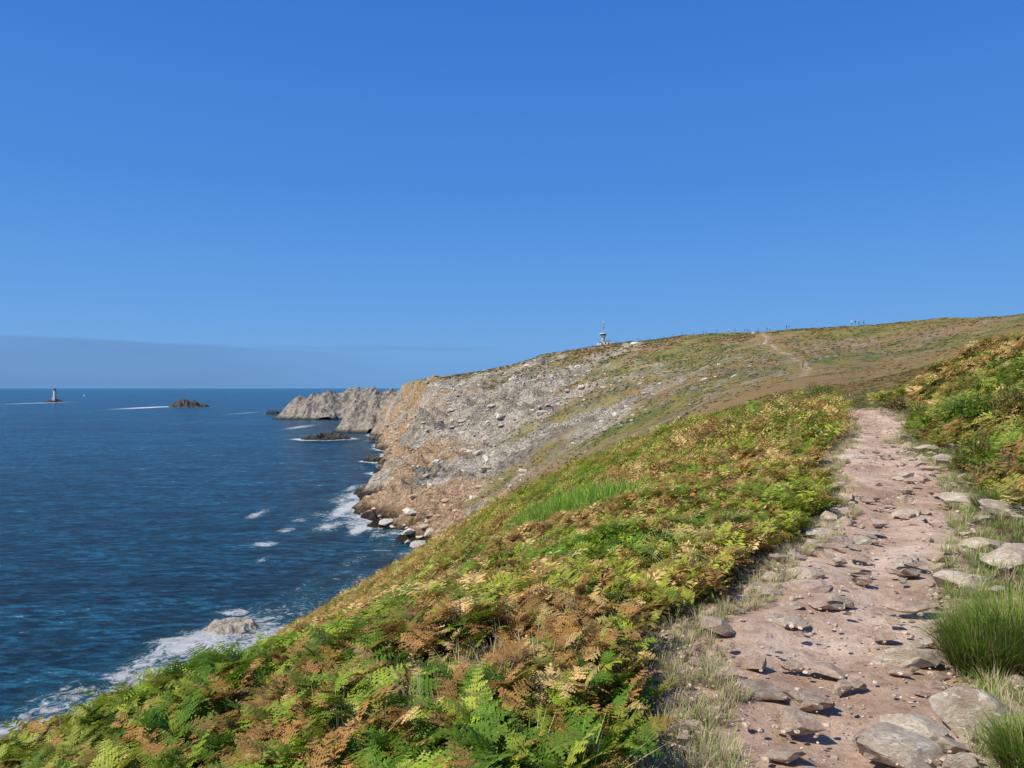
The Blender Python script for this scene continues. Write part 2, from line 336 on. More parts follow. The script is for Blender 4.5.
# ------------------------------------------------------------ islands and promontories
def island(name,cx,cy,rx,ry,h,seed,mat,n=110,jag=.6,pw=2.2):
    g=np.linspace(-1.25,1.25,n); X,Y=np.meshgrid(g,g); r=np.hypot(X,Y)*(1+.35*fbm(X*2+seed,Y*2,3,seed))
    base=np.clip(1-r**pw,-.5,1); z=(h+3)*(base*(1-jag*.5)+jag*base.clip(0)*(ridg(X*3.2+seed,Y*3.2,5,seed)))-3
    return mk(name,np.c_[(X*rx).ravel(),(Y*ry).ravel(),z.ravel()],grid(n,n),mat,smooth=False,loc=(cx,cy,SEA))
labs={'dark_islet':('sea_rock','dark wet rock islet ringed with foam in front of the cliffs','rock islet'),
 'far_islet':('sea_rock','distant jagged rock islet between lighthouse and headland, with foam on its left','rock islet'),
 'reef':('sea_rock','small low rocks just off the tip of the rocky promontory','rock islet'),
 'small_reef':('sea_rock','small low brown rock at the foot of the cliff right of the dark islet','rock islet'),
 'shore_reef':('sea_rock','little dark rock beside the base of the promontory','rock islet')}
for i,(k,px,py,hw_,h_,asp) in enumerate(ISL):
    cx,cy=seapt(px,py); rx=hw_*cy/F
    o=island(labs[k][0],cx,cy+rx*asp,rx,rx*asp*1.3,h_*cy/F,i*7+3,m_isl if k in('small_reef','shore_reef') else m_islw,jag=1.1 if k=='far_islet' else .8,pw=2.2 if k=='far_islet' else 3.5)
    tag(o,labs[k][1],labs[k][2])
def promontory(name,prof,Yc,wy,seed,nx=460,ny=170,jag=.2):
    xs=np.linspace(*[(p-CX)/F*Yc for p in (prof[0][0]-3,prof[-1][0])],nx); t=np.linspace(-1.1,1.1,ny)
    px=xs/Yc*F+CX; H=np.interp(px,[p[0] for p in prof],[(HY-p[1])/F*Yc-SEA for p in prof])
    X=np.repeat(xs[None],ny,0); T=np.repeat(t[:,None],nx,1)
    T2=T+.42*fbm(X/30,T*1.2,4,seed)
    cr=np.clip(1-np.abs(T2)**1.4,-.3,1)
    j=ridg(X/34-T*.8,T*2.0,5,seed+4); j2=ridg(X/14-T*1.5,T*4,4,seed+8)
    Z=H[None]*cr*(1-jag+jag*1.35*j)+j2*2.8*(cr>0)-1.5
    Z=np.where(H[None]<3,Z-3,Z)
    return mk(name,np.c_[X.ravel(),(Yc+T*wy).ravel(),Z.ravel()],grid(ny,nx),m_isl,loc=(0,0,SEA))
o=promontory('headland_tip',[(282,417),(286,408),(292,402),(300,394),(306,396),(314,389),(322,390),(332,388),(340,390),(348,387),(356,386),(364,388),(372,386),(380,392),(400,396),(420,400)],1150,62,5)
tag(o,kind='structure')
o=promontory('rocky_promontory',[(338,432),(344,420),(349,402),(354,397),(360,390),(366,394),(371,395),(377,386),(384,388),(391,386),(398,386),(405,381),(415,379),(430,380),(445,382)],820,58,11)
tag(o,kind='structure')
cx,cy,_=at(232,626,143)
o=island('coastal_outcrop',cx,cy,7.0,5.0,1.2,77,rockmat('pale_coast_rock',[(.36,(.42,.36,.28)),(.5,(.60,.53,.43)),(.64,(.74,.67,.56))],.6,.6,-45,-44.3),jag=.25,pw=4)
o.location.z=SEA; tag(o,'pale rock outcrop at the water edge below the near slope','rock outcrop')
# ------------------------------------------------------------ lighthouse
m_lh=plain('lighthouse_stone',(.66,.62,.55),nscale=.3); m_dk=plain('dark_metal',(.03,.03,.035),.5); m_wh=plain('white_wall',(.82,.81,.78),nscale=.4,amt=.06); m_gl=plain('window_glass',(.05,.08,.11),.15)
m_gr=plain('grey_concrete',(.42,.42,.40),nscale=.5)
cx,cy=seapt(53,402)
tag(island('sea_rock',cx,cy,32,26,8,91,m_islw,jag=.6,pw=3),'rock islet that carries the distant lighthouse','rock islet')
L=empty('lighthouse',(cx+6,cy,SEA+5)); tag(L,'distant square stone lighthouse with a dark lantern on its own rock in the sea','lighthouse')
bmobj('tower',lambda bm:cyl(bm,0,0,-2,5.8,4.6,33,4),m_lh,L).rotation_euler=(0,0,R(20))
bmobj('gallery',lambda bm:cyl(bm,0,0,31,5.0,5.2,1.6,12),m_lh,L)
bmobj('lantern',lambda bm:(cyl(bm,0,0,32.6,2.6,2.6,4.0,10)),m_gl,L); bmobj('lantern_roof',lambda bm:(cyl(bm,0,0,36.6,3.0,.5,3.0,10),cyl(bm,0,0,39.6,.3,.1,2.5,6)),m_dk,L)
bmobj('annex',lambda bm:(cyl(bm,-5.6,0,-2,3.6,3.4,13,10)),m_lh,L)
for k in range(3):
    bmobj('window',lambda bm,k=k:box(bm,-.4,-4.0,4+k*8,1.2,1.2,2.2),m_dk,L)
cx,cy=seapt(84,396.5); B=empty('sailing_boat',(cx,cy,SEA)); tag(B,'tiny white sailing boat on the sea right of the lighthouse','boat')
def hull(bm):
    st=[(-7,.6,2),(-4,1.9,1.8),(0,2.2,1.7),(4,1.6,1.9),(7.5,.1,2.4)]; rings=[]
    for x,w,h in st: rings.append([bm.verts.new(q) for q in [(x,-w,h),(x,-w*.7,.3),(x,0,-.6),(x,w*.7,.3),(x,w,h)]])
    for a,b_ in zip(rings,rings[1:]):
        for i in range(4): bm.faces.new((a[i],a[i+1],b_[i+1],b_[i]))
        bm.faces.new((a[4],a[0],b_[0],b_[4]))
bmobj('hull',hull,m_wh,B); bmobj('mast',lambda bm:cyl(bm,.5,0,1.5,.15,.1,12,6),m_gr,B)
def sail(bm,pts):
    v=[bm.verts.new(q) for q in pts]; bm.faces.new(v)
bmobj('mainsail',lambda bm:sail(bm,[(.2,0,3),(-4.5,.8,3),(-1.6,.5,8),(.3,0,13)]),m_wh,B); bmobj('foresail',lambda bm:sail(bm,[(.8,0,12),(6.2,0,2.8),(1.2,-.7,3)]),m_wh,B)
# ------------------------------------------------------------ signal station on the ridge
def ridgeY(px): return np.interp(px,[r[0] for r in RIDGE],[r[2] for r in RIDGE])
def onridge(px,back=0):
    u=(px-CX)/F; Y=np.linspace(ridgeY(px)*.75,ridgeY(px)*1.25,400); g=ground(u*Y,Y); i=int(np.argmax(g/Y)); return u*Y[i],Y[i],float(g[i])
x,Y,z=onridge(603); T=empty('signal_station',(x,Y-2,z-.3)); tag(T,'small white signal station with lookout room and thin mast on the hilltop','signal station')
def bld(bm): box(bm,2.6,1,0,6.5,5,3.2); box(bm,-3,0,0,2.8,4,2.2)
bmobj('building',bld,m_wh,T); bmobj('roof',lambda bm:(box(bm,2.6,1,3.2,7,5.5,.4),box(bm,-3,0,2.2,3.2,4.4,.3)),m_gr,T)
bmobj('tower',lambda bm:cyl(bm,0,0,0,1.5,1.3,6.2,8),m_gr,T)
ca=bmobj('lookout_room',lambda bm:(cyl(bm,0,0,6.2,1.6,2.5,.9,8),cyl(bm,0,0,8.5,2.7,2.5,.4,8)),m_wh,T)
bmobj('window_band',lambda bm:cyl(bm,0,0,7.1,2.3,2.3,1.4,8),m_gl,ca)
def lattice(bm):
    for sx in (-1,1):
        for sy in (-1,1):
            bmesh.ops.create_cone(bm,cap_ends=True,segments=5,radius1=.13,radius2=.1,depth=8,matrix=Matrix.Translation((sx*.38,sy*.38,12.9)))
    for k in range(7): box(bm,0,0,9.4+k*1.1,.9,.9,.1)
mt=bmobj('mast',lattice,m_gr,T)
bmobj('crossarm',lambda bm:(box(bm,0,0,13.2,4.6,.3,.3),box(bm,0,0,15.6,3.0,.25,.25)),m_gr,mt)
bmobj('antenna',lambda bm:cyl(bm,0,0,16.9,.16,.06,2.4,6),m_wh,mt)
for k in range(2): bmobj('window',lambda bm,k=k:box(bm,1.4+k*2.4,-1.53,1.1,1.1,.12,1.1),m_gl,T)
# ------------------------------------------------------------ people
def person_mesh(walk,mats,nm):
    a=.24 if walk else .04; b=-.2 if walk else -.03
    J=[(0,0,.93,.13),(0,0,1.12,.125),(0,0,1.38,.15),(0,0,1.5,.06),(0,.01,1.6,.085),(0,.01,1.7,.07),
       (.1,a*.45,.5,.07),(.1,a,.09,.045),(.1,a+.14,.04,.04),(-.1,b*.2+.05*walk,.5,.07),(-.1,b,.11,.045),(-.1,b+.14,.04,.04),
       (.19,0,1.42,.055),(.25,-.08*walk,1.13,.042),(.25,.08*walk+.05,.88,.035),(-.19,0,1.42,.055),(-.25,.06,1.13,.042),(-.22,.22*walk+.05,.9,.035)]
    E=[(0,1),(1,2),(2,3),(3,4),(4,5),(0,6),(6,7),(7,8),(0,9),(9,10),(10,11),(2,12),(12,13),(13,14),(2,15),(15,16),(16,17)]
    me=bpy.data.meshes.new('tmp'); me.from_pydata([j[:3] for j in J],E,[]); o=bpy.data.objects.new('tmp',me); C.objects.link(o)
    o.modifiers.new('s','SKIN'); sv=me.skin_vertices[0].data
    for i,j in enumerate(J): sv[i].radius=(j[3],j[3]*.85)
    sv[0].use_root=True; o.modifiers.new('d','SUBSURF').levels=1
    dg=bpy.context.evaluated_depsgraph_get(); r=bpy.data.meshes.new_from_object(o.evaluated_get(dg)); bpy.data.objects.remove(o)
    r.name=nm; r.materials.clear()
    for m in mats: r.materials.append(m)
    for p in r.polygons:
        c=p.center; p.use_smooth=True
        if c.z>1.63: k=3
        elif c.z>1.47: k=2
        elif abs(c.x)>.19 and c.z<1.2: k=2
        elif c.z>.92: k=1
        elif c.z<.08: k=3
        else: k=0
        p.material_index=k
    return r
sk=plain('skin',(.42,.25,.17)); hr=plain('dark_hair',(.03,.02,.015))
cl={'navy':(.02,.03,.08),'white':(.8,.8,.78),'red':(.5,.04,.03),'black':(.02,.02,.02),'blue':(.05,.15,.4),'grey':(.2,.2,.2),'khaki':(.25,.2,.12)}
cm_={k:plain(k+'_cloth',v) for k,v in cl.items()}
combos=[('navy','white'),('black','red'),('khaki','navy'),('grey','black'),('navy','blue'),('black','grey')]
pm_=[person_mesh(i%2,[cm_[a],cm_[b_],sk,hr],'person') for i,(a,b_) in enumerate(combos)]
plist=[(852,0),(855.5,3),(859,5),(864,1),(789,2),(786.5,4),(770,0),(767,3),(758,5),(749,1),(747,2),(744.5,3),(735,5),(729,0),(717,3),(706,5),(703.5,2),(694,5),(682,3),(673,3),(664,1),(661,0),(650,5),(640,5),(637,3),(627,2),(616,4),(592,3),(588,0),(566,5)]
ordn=['first','second','third','fourth','fifth','sixth','seventh','eighth','ninth','tenth','eleventh','twelfth','thirteenth','fourteenth','fifteenth','sixteenth','seventeenth','eighteenth','nineteenth','twentieth']+['%dth'%k if k not in(21,22,23) else {21:'21st',22:'22nd',23:'23rd'}[k] for k in range(21,31)]
for i,(px,k) in enumerate(sorted(plist)):
    x,Y,z=onridge(px); o=bpy.data.objects.new('person',pm_[k]); C.objects.link(o); Y2p=Y*(1-.012*random.random()); x=x*Y2p/Y; o.location=(x,Y2p,gz(x,Y2p)+.25); o.rotation_euler=(0,0,random.uniform(0,6.28))
    s_=1.35 if px>840 else random.uniform(1.1,1.3); o.scale=(s_,)*3
    tag(o,f'tiny far-off walker in {combos[k][1]} top and {combos[k][0]} trousers, {ordn[i]} from the left on the skyline','person','walkers strung out along the skyline')
for i,(px,py,k,w) in enumerate([(803,368,1,'lowest'),(795,357,0,'middle'),(768,341,4,'highest')]):
    x,Y,z=hit(px,py); o=bpy.data.objects.new('person',pm_[k]); C.objects.link(o); o.location=(x,Y,z-.02); o.rotation_euler=(0,0,i)
    tag(o,f'tiny walker in {combos[k][1]} top on the far footpath, {w} of the three','person','walkers on the far footpath')
# ------------------------------------------------------------ baked scatter
def bake(name,variants,pos,sc,rot,var,colfn,mat,tilt=None):
    Vs=[];Fs=[];Cs=[];off=0
    for k,(V,Fc,A_) in enumerate(variants):
        idx=np.nonzero(var==k)[0]
        if not len(idx): continue
        m=len(idx); c=np.cos(rot[idx])[:,None]; s_=np.sin(rot[idx])[:,None]; S=sc[idx][:,None]
        x=(V[None,:,0]*c-V[None,:,1]*s_)*S; y=(V[None,:,0]*s_+V[None,:,1]*c)*S; z=V[None,:,2]*S
        if tilt is not None: z=z+x*tilt[idx,0][:,None]+y*tilt[idx,1][:,None]
        P_=np.stack([x+pos[idx,0][:,None],y+pos[idx,1][:,None],z+pos[idx,2][:,None]],-1).reshape(-1,3)
        Fs.append((Fc[None]+(np.arange(m)*len(V))[:,None,None]+off).reshape(-1,Fc.shape[1])); off+=m*len(V)
        Vs.append(P_); Cs.append(colfn(idx,A_).reshape(-1,3))
    return mk(name,np.concatenate(Vs),np.concatenate(Fs),mat,col=np.concatenate(Cs))
def fern_clump(seed,nf,npin,npl,stem=.26):
    rg=np.random.default_rng(seed); V=[];T=[];At=[]
    for f_ in range(nf):
        az=f_*2.4+rg.uniform(-.6,.6); th0=R(rg.uniform(50,88)); th1=R(rg.uniform(-45,35)); Lf=rg.uniform(.6,1.25); fr=rg.random(); roll=rg.uniform(-.7,.7); bend=rg.uniform(-.5,.5); wid=rg.uniform(.24,.34)
        n=24; ts=np.linspace(0,1,n); th=th0+(th1-th0)*ts**.8; zs=np.cumsum(np.sin(th))*Lf/n
        aa=az+bend*ts; ex=np.cumsum(np.cos(th)*np.cos(aa))*Lf/n; ey=np.cumsum(np.cos(th)*np.sin(aa))*Lf/n
        def pt(t): return np.array([np.interp(t,ts,ex),np.interp(t,ts,ey),np.interp(t,ts,zs)])
        for k in range(3):
            t0,t1=k/3,(k+1)/3; p0,p1=pt(t0),pt(t1); w=.007*(1-t0)+.002; i=len(V); lt0=np.array([-math.sin(az),math.cos(az),0])
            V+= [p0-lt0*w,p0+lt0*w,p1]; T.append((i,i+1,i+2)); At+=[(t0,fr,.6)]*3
        for j in range(npin):
            t=stem+(1-stem)*(j+.3+rg.uniform(-.25,.25))/npin; p=pt(t); q=pt(min(1,t+.04)); tg=q-p; tg=tg/(np.linalg.norm(tg)+1e-9)
            a3=az+bend*t; lat0=np.array([-math.sin(a3),math.cos(a3),0])
            l=wid*Lf*((1-(t-stem)/(1-stem))**.9)*min(1,(t-stem)*7+.5)*rg.uniform(.8,1.15)+.012
            for sd in (-1,1):
                nrm=np.cross(tg,lat0); dr=rg.uniform(-.35,.15); lt=lat0*sd+nrm*(roll*sd)+tg*rg.uniform(.2,.6); lt[2]+=dr; lt=lt/np.linalg.norm(lt); sj=rg.uniform(.75,1.25)
                if npl:
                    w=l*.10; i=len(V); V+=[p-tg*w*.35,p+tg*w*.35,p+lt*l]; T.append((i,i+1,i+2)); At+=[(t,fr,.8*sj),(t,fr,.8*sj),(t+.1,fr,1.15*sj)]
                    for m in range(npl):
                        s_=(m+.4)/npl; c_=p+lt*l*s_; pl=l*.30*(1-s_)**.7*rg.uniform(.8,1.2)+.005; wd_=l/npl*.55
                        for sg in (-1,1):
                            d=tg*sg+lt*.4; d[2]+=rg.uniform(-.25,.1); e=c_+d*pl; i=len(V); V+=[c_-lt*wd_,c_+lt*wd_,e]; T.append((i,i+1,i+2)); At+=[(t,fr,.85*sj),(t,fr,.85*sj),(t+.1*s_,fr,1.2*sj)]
                else:
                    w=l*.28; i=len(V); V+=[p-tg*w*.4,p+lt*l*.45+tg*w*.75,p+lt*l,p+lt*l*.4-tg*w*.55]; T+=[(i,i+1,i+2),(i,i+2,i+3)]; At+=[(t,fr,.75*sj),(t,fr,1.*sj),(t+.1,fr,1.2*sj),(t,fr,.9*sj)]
    return np.array(V),np.array(T),np.array(At)
FN=[fern_clump(k,6,12,4) for k in range(7)]; FM=[fern_clump(20+k,6,10,0) for k in range(6)]; FF=[fern_clump(40+k,5,5,0) for k in range(5)]
GREENS=np.array([(.21,.36,.026),(.31,.42,.038),(.12,.235,.018),(.40,.45,.055)]); RUSTS=np.array([(.60,.33,.095),(.43,.24,.075),(.70,.49,.20),(.29,.165,.058)])
def brown(x,Y):
    n=fbm(x/2.4,Y/3.2,3,101)+.75*fbm(x/.6,Y/.7,2,103)
    d_=xl(Y)-x
    bias=.45+.12*ss(8,30,Y)-.30*ss(-1.8,.4,x-(xl(Y)-2.0))*ss(15,7,Y)+.12*ss(14,34,d_)-.04*(x>xr(Y))
    return np.clip(bias+.72*n,.05,.95)
def ferncol(pos):
    b_=brown(pos[:,0],pos[:,1]); g=rng.random(len(pos)); g2=rng.random(len(pos)); pt_=vn(pos[:,0]/1.2,pos[:,1]/1.5,117); ol=(pos[:,0]>xr(pos[:,1]))[:,None]
    def fn(idx,A_):
        bb=b_[idx][:,None]; fr=A_[None,:,1]; t=A_[None,:,0]; sh=A_[None,:,2]
        gi=GREENS[(np.clip(pt_[idx][:,None]*1.3-.15+(g[idx][:,None]-.5)*.5+(fr-.5)*.4,0,.999)*4).astype(int)]; ri=RUSTS[((g2[idx][:,None]*1.7+fr*2.3).astype(int))%4]
        gi=np.where(ol[idx][:,:,None],gi*np.array([.9,.78,1.2]),gi)
        k=ss(-.12,.12,bb-fr+.25*(t-.6)*(bb>.2))[...,None]
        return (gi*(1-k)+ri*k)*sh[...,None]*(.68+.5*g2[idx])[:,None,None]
    return fn
grass_pts=[hit(560,524),hit(585,518),hit(540,528),hit(480,715),hit(420,740),hit(520,690),hit(385,755)]
def samp(n,Y0,Y1,u0,u1,seed):
    rg=np.random.default_rng(seed); Y=np.sqrt(rg.uniform(Y0*Y0,Y1*Y1,n)); u=rg.uniform(u0,u1,n); return u*Y,Y,rg
sil=lambda u: np.interp(u,[-.9,-.67,-.5,-.33,-.21,-.12,-.04,.06,.17,.27,.35,.45],[36,38,42,50,60,70,70,60,50,40,33,30])
def place(n,Y0,Y1,seed,u0=-.85,gap=.12,u1=.5):
    x,Y,rg=samp(n,Y0,Y1,u0,u1,seed)
    k=(x<xl(Y)-gap-.35*vn(Y*1.1,x*0,7)-.3*ss(8,3,Y)*rg.random(len(x)))&(np.hypot(x,Y)>1.7)&(Y<sil(x/Y)*1.45+4)
    for i,g_ in enumerate(grass_pts): k&=~((np.hypot(x-g_[0],(Y-g_[1])*.7)<((.05 if i<3 else .04)*g_[1]))&(rg.random(len(x))<.75))
    x,Y=x[k],Y[k]; return np.c_[x,Y,ground(x,Y)],rg
def slope(pos):
    e=.3; gx_=(ground(pos[:,0]+e,pos[:,1])-ground(pos[:,0]-e,pos[:,1]))/(2*e); gy_=(ground(pos[:,0],pos[:,1]+e)-ground(pos[:,0],pos[:,1]-e))/(2*e)
    return np.clip(np.c_[gx_,gy_],-.7,.7)*.8
def ferns(name,pos,rg,variants,s0,s1,lift=0):
    n=len(pos); hs=np.interp(fbm(pos[:,0]/1.3,pos[:,1]/1.5,3,111),[-.5,.5],[.68,1.28]); pos=pos.copy(); pos[:,2]+=lift*hs*rg.random(n)
    return bake(name,variants,pos,rg.uniform(s0,s1,n)*hs,rg.uniform(0,6.28,n),rg.integers(0,len(variants),n),ferncol(pos),m_fol,slope(pos))
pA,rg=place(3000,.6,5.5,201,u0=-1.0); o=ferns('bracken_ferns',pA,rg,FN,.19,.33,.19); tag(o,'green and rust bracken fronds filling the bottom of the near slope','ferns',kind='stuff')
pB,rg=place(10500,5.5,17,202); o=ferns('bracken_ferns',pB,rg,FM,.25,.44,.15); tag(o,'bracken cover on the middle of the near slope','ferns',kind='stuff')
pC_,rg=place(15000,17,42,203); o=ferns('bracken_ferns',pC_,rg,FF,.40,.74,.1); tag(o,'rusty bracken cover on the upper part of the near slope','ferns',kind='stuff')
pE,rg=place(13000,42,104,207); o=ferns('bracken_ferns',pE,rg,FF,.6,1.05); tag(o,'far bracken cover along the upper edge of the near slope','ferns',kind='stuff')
x,Y,rg=samp(9000,8,45,.3,.98,204); e=x-xr(Y); k=(e>.35+.5*vn(Y,x,9))&(e<14); x,Y=x[k],Y[k]; pD=np.c_[x,Y,ground(x,Y)]
o=ferns('bracken_ferns',pD,rg,FM,.4,.75,.25); tag(o,'rust and green bracken on the bank right of the path','ferns',kind='stuff')
# grass
def tuft(seed,n,h=1,spread=.25,w=.012):
    rg=np.random.default_rng(seed); V=[];T=[];At=[]
    for i in range(n):
        az=rg.uniform(0,6.28); r=spread*rg.random()**.6; b0=np.array([math.cos(az)*r,math.sin(az)*r,0]); l=h*rg.uniform(.5,1.1); lean=rg.uniform(.15,.9); a2=az+rg.uniform(-.8,.8)
        d=np.array([math.cos(a2)*lean,math.sin(a2)*lean,1]); d/=np.linalg.norm(d); s_=np.array([-math.sin(a2),math.cos(a2),0])*w; fr=rg.random()
        m=b0+d*l*.55; tp=b0+d*l+np.array([math.cos(a2)*.22,math.sin(a2)*.22,-.16])*l*lean
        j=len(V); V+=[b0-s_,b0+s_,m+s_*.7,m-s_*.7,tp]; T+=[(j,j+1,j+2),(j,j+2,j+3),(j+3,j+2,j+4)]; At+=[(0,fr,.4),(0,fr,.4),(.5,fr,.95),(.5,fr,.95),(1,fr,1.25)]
    return np.array(V),np.array(T),np.array(At)
GT=[tuft(300+k,26) for k in range(5)]
def grasscol(dry):
    def fn(idx,A_):
        fr=A_[None,:,1]; sh=A_[None,:,2]; k=ss(-.15,.15,dry[idx][:,None]-fr)[...,None]
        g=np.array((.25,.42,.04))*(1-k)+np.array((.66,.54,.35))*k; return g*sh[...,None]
    return fn
pos=[];dry=[];scl=[]
for i,g_ in enumerate(grass_pts):
    r=.045*g_[1] if i<3 else .20; n=110 if i<3 else 26
    for k in range(n):
        a=rng.uniform(0,6.28); q=r*math.sqrt(rng.random())*1.4; pos.append((g_[0]+math.cos(a)*q,g_[1]+math.sin(a)*q*1.2)); dry.append(.03 if i<3 else .97); scl.append(rng.uniform(.5,.8) if i<3 else rng.uniform(.24,.42))
for k in range(4200):
    Y=2+26*rng.random()**1.5; sd=rng.random()<.5; off=abs(rng.normal(0,.18+.008*Y)); 
    xx=xl(Y)-off+.16 if sd else xr(Y)+off*3-.08
    pos.append((xx,Y)); dry.append(rng.uniform(.35,1) if sd else rng.uniform(.05,.8)); scl.append(rng.uniform(.05,.15) if sd else rng.uniform(.06,.2))
for k in range(900):
    Y=math.sqrt(rng.uniform(9,700)); xx=rng.uniform(-.7*Y,xl(Y)-.3); pos.append((xx,Y)); dry.append(rng.uniform(0,1)); scl.append(rng.uniform(.2,.42))
pos=np.array(pos); pos=np.c_[pos,ground(pos[:,0],pos[:,1])]; n=len(pos)
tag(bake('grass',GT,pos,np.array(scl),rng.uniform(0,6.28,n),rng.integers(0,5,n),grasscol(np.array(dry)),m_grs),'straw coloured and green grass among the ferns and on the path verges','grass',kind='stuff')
def leafball(seed,n,leaf=.16,flat=.7,hollow=.45):
    rg=np.random.default_rng(seed); d=rg.normal(size=(n,3)); d[:,2]=np.abs(d[:,2]); d/=np.linalg.norm(d,axis=1)[:,None]
    lob=.72+.38*fbm(d[:,0]*2.3+seed,d[:,1]*2.3+d[:,2]*1.7,3,seed)*1.6; r=lob*(hollow+(1-hollow)*rg.random(n)**.5); p=d*r[:,None]; p[:,2]*=flat
    a=rg.normal(size=(n,3))*.8+d*.9; a/=np.linalg.norm(a,axis=1)[:,None]; b_=np.cross(a,rg.normal(size=(n,3))); b_/=np.linalg.norm(b_,axis=1)[:,None]
    l=leaf*rg.uniform(.6,1.3,n)[:,None]; V=np.stack([p-a*l*.5,p+b_*l*.22,p+a*l*.6,p-b_*l*.22],1).reshape(-1,3)
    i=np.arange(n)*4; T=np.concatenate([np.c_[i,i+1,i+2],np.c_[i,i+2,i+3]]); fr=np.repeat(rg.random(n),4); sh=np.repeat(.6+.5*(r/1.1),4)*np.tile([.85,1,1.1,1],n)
    return V,T,np.c_[np.repeat(r,4),fr,sh]
LL=[leafball(450+k,40,.2,.35,.1) for k in range(4)]
x,Y,rg=samp(5600,.8,16,-.9,.5,209); k=(x<xl(Y)-.15-.2*rg.random(len(x)))&(np.hypot(x,Y)>1.5); x,Y=x[k],Y[k]; pos=np.c_[x,Y,ground(x,Y)]; n=len(pos)
lc=np.array([(.34,.22,.08),(.46,.34,.16),(.16,.26,.03),(.19,.13,.05)])
lci=rg.integers(0,4,n)
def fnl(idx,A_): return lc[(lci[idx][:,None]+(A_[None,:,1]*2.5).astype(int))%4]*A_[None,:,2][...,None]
tag(bake('leaf_litter',LL,pos,rg.uniform(.14,.27,n),rg.uniform(0,6.28,n),rg.integers(0,4,n),fnl,m_fol),'dry leaves and low growth between the bracken stems','undergrowth',kind='stuff')
LB=[leafball(400+k,46,.45,.5,.3) for k in range(4)]
x,Y,rg=samp(32000,95,520,-.14,.72,205); x2,Y2_,_r=samp(11000,34,100,.12,.8,215); x=np.r_[x,x2]; Y=np.r_[Y,Y2_]
dcc=dcoast(x,Y); rk_=rockmask(x,Y,dcc); k=(dcc>20)&(rg.random(len(x))>rk_*.93)&(seg_dist(x,Y,farpath)>1.2+.006*Y)&((vn(x/14,Y/18,55)>.3)|(Y<100))&((Y>48)|(x/Y>.44)); x,Y=x[k],Y[k]
pos=np.c_[x,Y,ground(x,Y)-.12]; n=len(pos); pal=np.array([(.12,.145,.032),(.23,.19,.06),(.27,.185,.08),(.37,.25,.11),(.09,.11,.028)])
ci=pal[np.clip((vn(x/20,Y/26,66)*6+rg.normal(0,.8,n)-.5),0,4.9).astype(int)]
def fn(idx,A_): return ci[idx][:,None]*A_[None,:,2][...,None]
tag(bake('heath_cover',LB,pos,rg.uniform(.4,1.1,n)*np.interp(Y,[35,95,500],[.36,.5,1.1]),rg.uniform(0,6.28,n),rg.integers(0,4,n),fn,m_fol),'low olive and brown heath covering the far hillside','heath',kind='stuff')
x,Y,rg=samp(9000,440,840,-.17,.16,216); dcc=dcoast(x,Y); rk_=rockmask(x,Y,dcc); k=(dcc>np.interp(Y,[440,600,800],[80,56,34]))&(rg.random(len(x))>.2+.5*rk_); x,Y=x[k],Y[k]; pos=np.c_[x,Y,ground(x,Y)-.2]; n=len(pos)
ci2=pal[np.clip((vn(x/26,Y/26,67)*5+rg.normal(0,.6,n)-.2),0,4.9).astype(int)]
def fn3(idx,A_): return ci2[idx][:,None]*A_[None,:,2][...,None]
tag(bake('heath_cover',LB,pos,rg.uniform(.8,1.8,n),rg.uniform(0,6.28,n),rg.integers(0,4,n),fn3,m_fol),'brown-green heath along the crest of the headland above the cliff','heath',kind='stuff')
# ------------------------------------------------------------ rocks
def rockshape(seed,sub=2,cuts=10,lo=.45,hi=.8,rough=.05):
    bm=bmesh.new(); bmesh.ops.create_icosphere(bm,subdivisions=sub,radius=1); rg=np.random.default_rng(seed)
    V=np.array([v.co[:] for v in bm.verts])
    for _ in range(cuts):
        d=rg.normal(size=3); d/=np.linalg.norm(d); h=rg.uniform(lo,hi); q=V@d-h; V=V-np.maximum(q,0)[:,None]*d
    V*=1+rough*fbm(V[:,0]*3+seed,V[:,1]*3+V[:,2]*2.2,4,seed)[:,None]*2
    Fc=np.array([[v.index for v in f.verts] for f in bm.faces]); bm.free(); return V,Fc
SC=[]
for k in range(7):
    V,Fc=rockshape(500+k,2,9,.35,.75,.08); V=V*np.array([1.3,.8,.6]); SC.append((V,Fc,np.c_[V[:,2],V[:,2]*0,V[:,2]*0+1]))
x,Y,rg=samp(46000,150,700,-.22,.42,206); dcc=dcoast(x,Y); rk_=rockmask(x,Y,dcc); cl_=vn(x/11,Y/14,77)
k=(dcc>2)&(rg.random(len(x))<rk_*.32*(cl_>.35)+.03*(dcc<120)*ss(.5,.7,cl_)+.16*(dcc<16)); x,Y=x[k],Y[k]
pos=np.c_[x,Y,ground(x,Y)-.2]; n=len(pos); dcc=dcoast(x,Y); tone=rg.uniform(.78,1.2,n)[:,None]*L3(L3((.64,.575,.47),(.62,.42,.25),ss(.45,.8,vn(x/20,Y/25,88))*ss(60,20,dcc)),(.15,.13,.10),ss(6,3,dcc))
def fn2(idx,A_): return np.repeat(tone[idx][:,None],A_.shape[0],1)
tag(bake('scattered_rock',SC,pos,rg.pareto(3.4,n).clip(0,2.5)*.95+.45,rg.normal(.5,.5,n),rg.integers(0,7,n),fn2,m_scr),'grey and ochre boulders strewn over the cliff slope','rocks',kind='stuff')
GV=[]
for k in range(5):
    V,Fc=rockshape(600+k,1,6,.4,.8,.05); V=V*np.array([1,.8,.5]); GV.append((V,Fc,np.c_[V[:,2],V[:,2]*0,V[:,2]*0+1]))
ng=5600; Y=2+26*rng.random(ng)**2; q=rng.random(ng); q=np.where(rng.random(ng)<.35,q,np.where(rng.random(ng)<.5,q**3.5,1-q**3.5)); x=xl(Y)-.1+(xr(Y)-xl(Y)+.25)*q
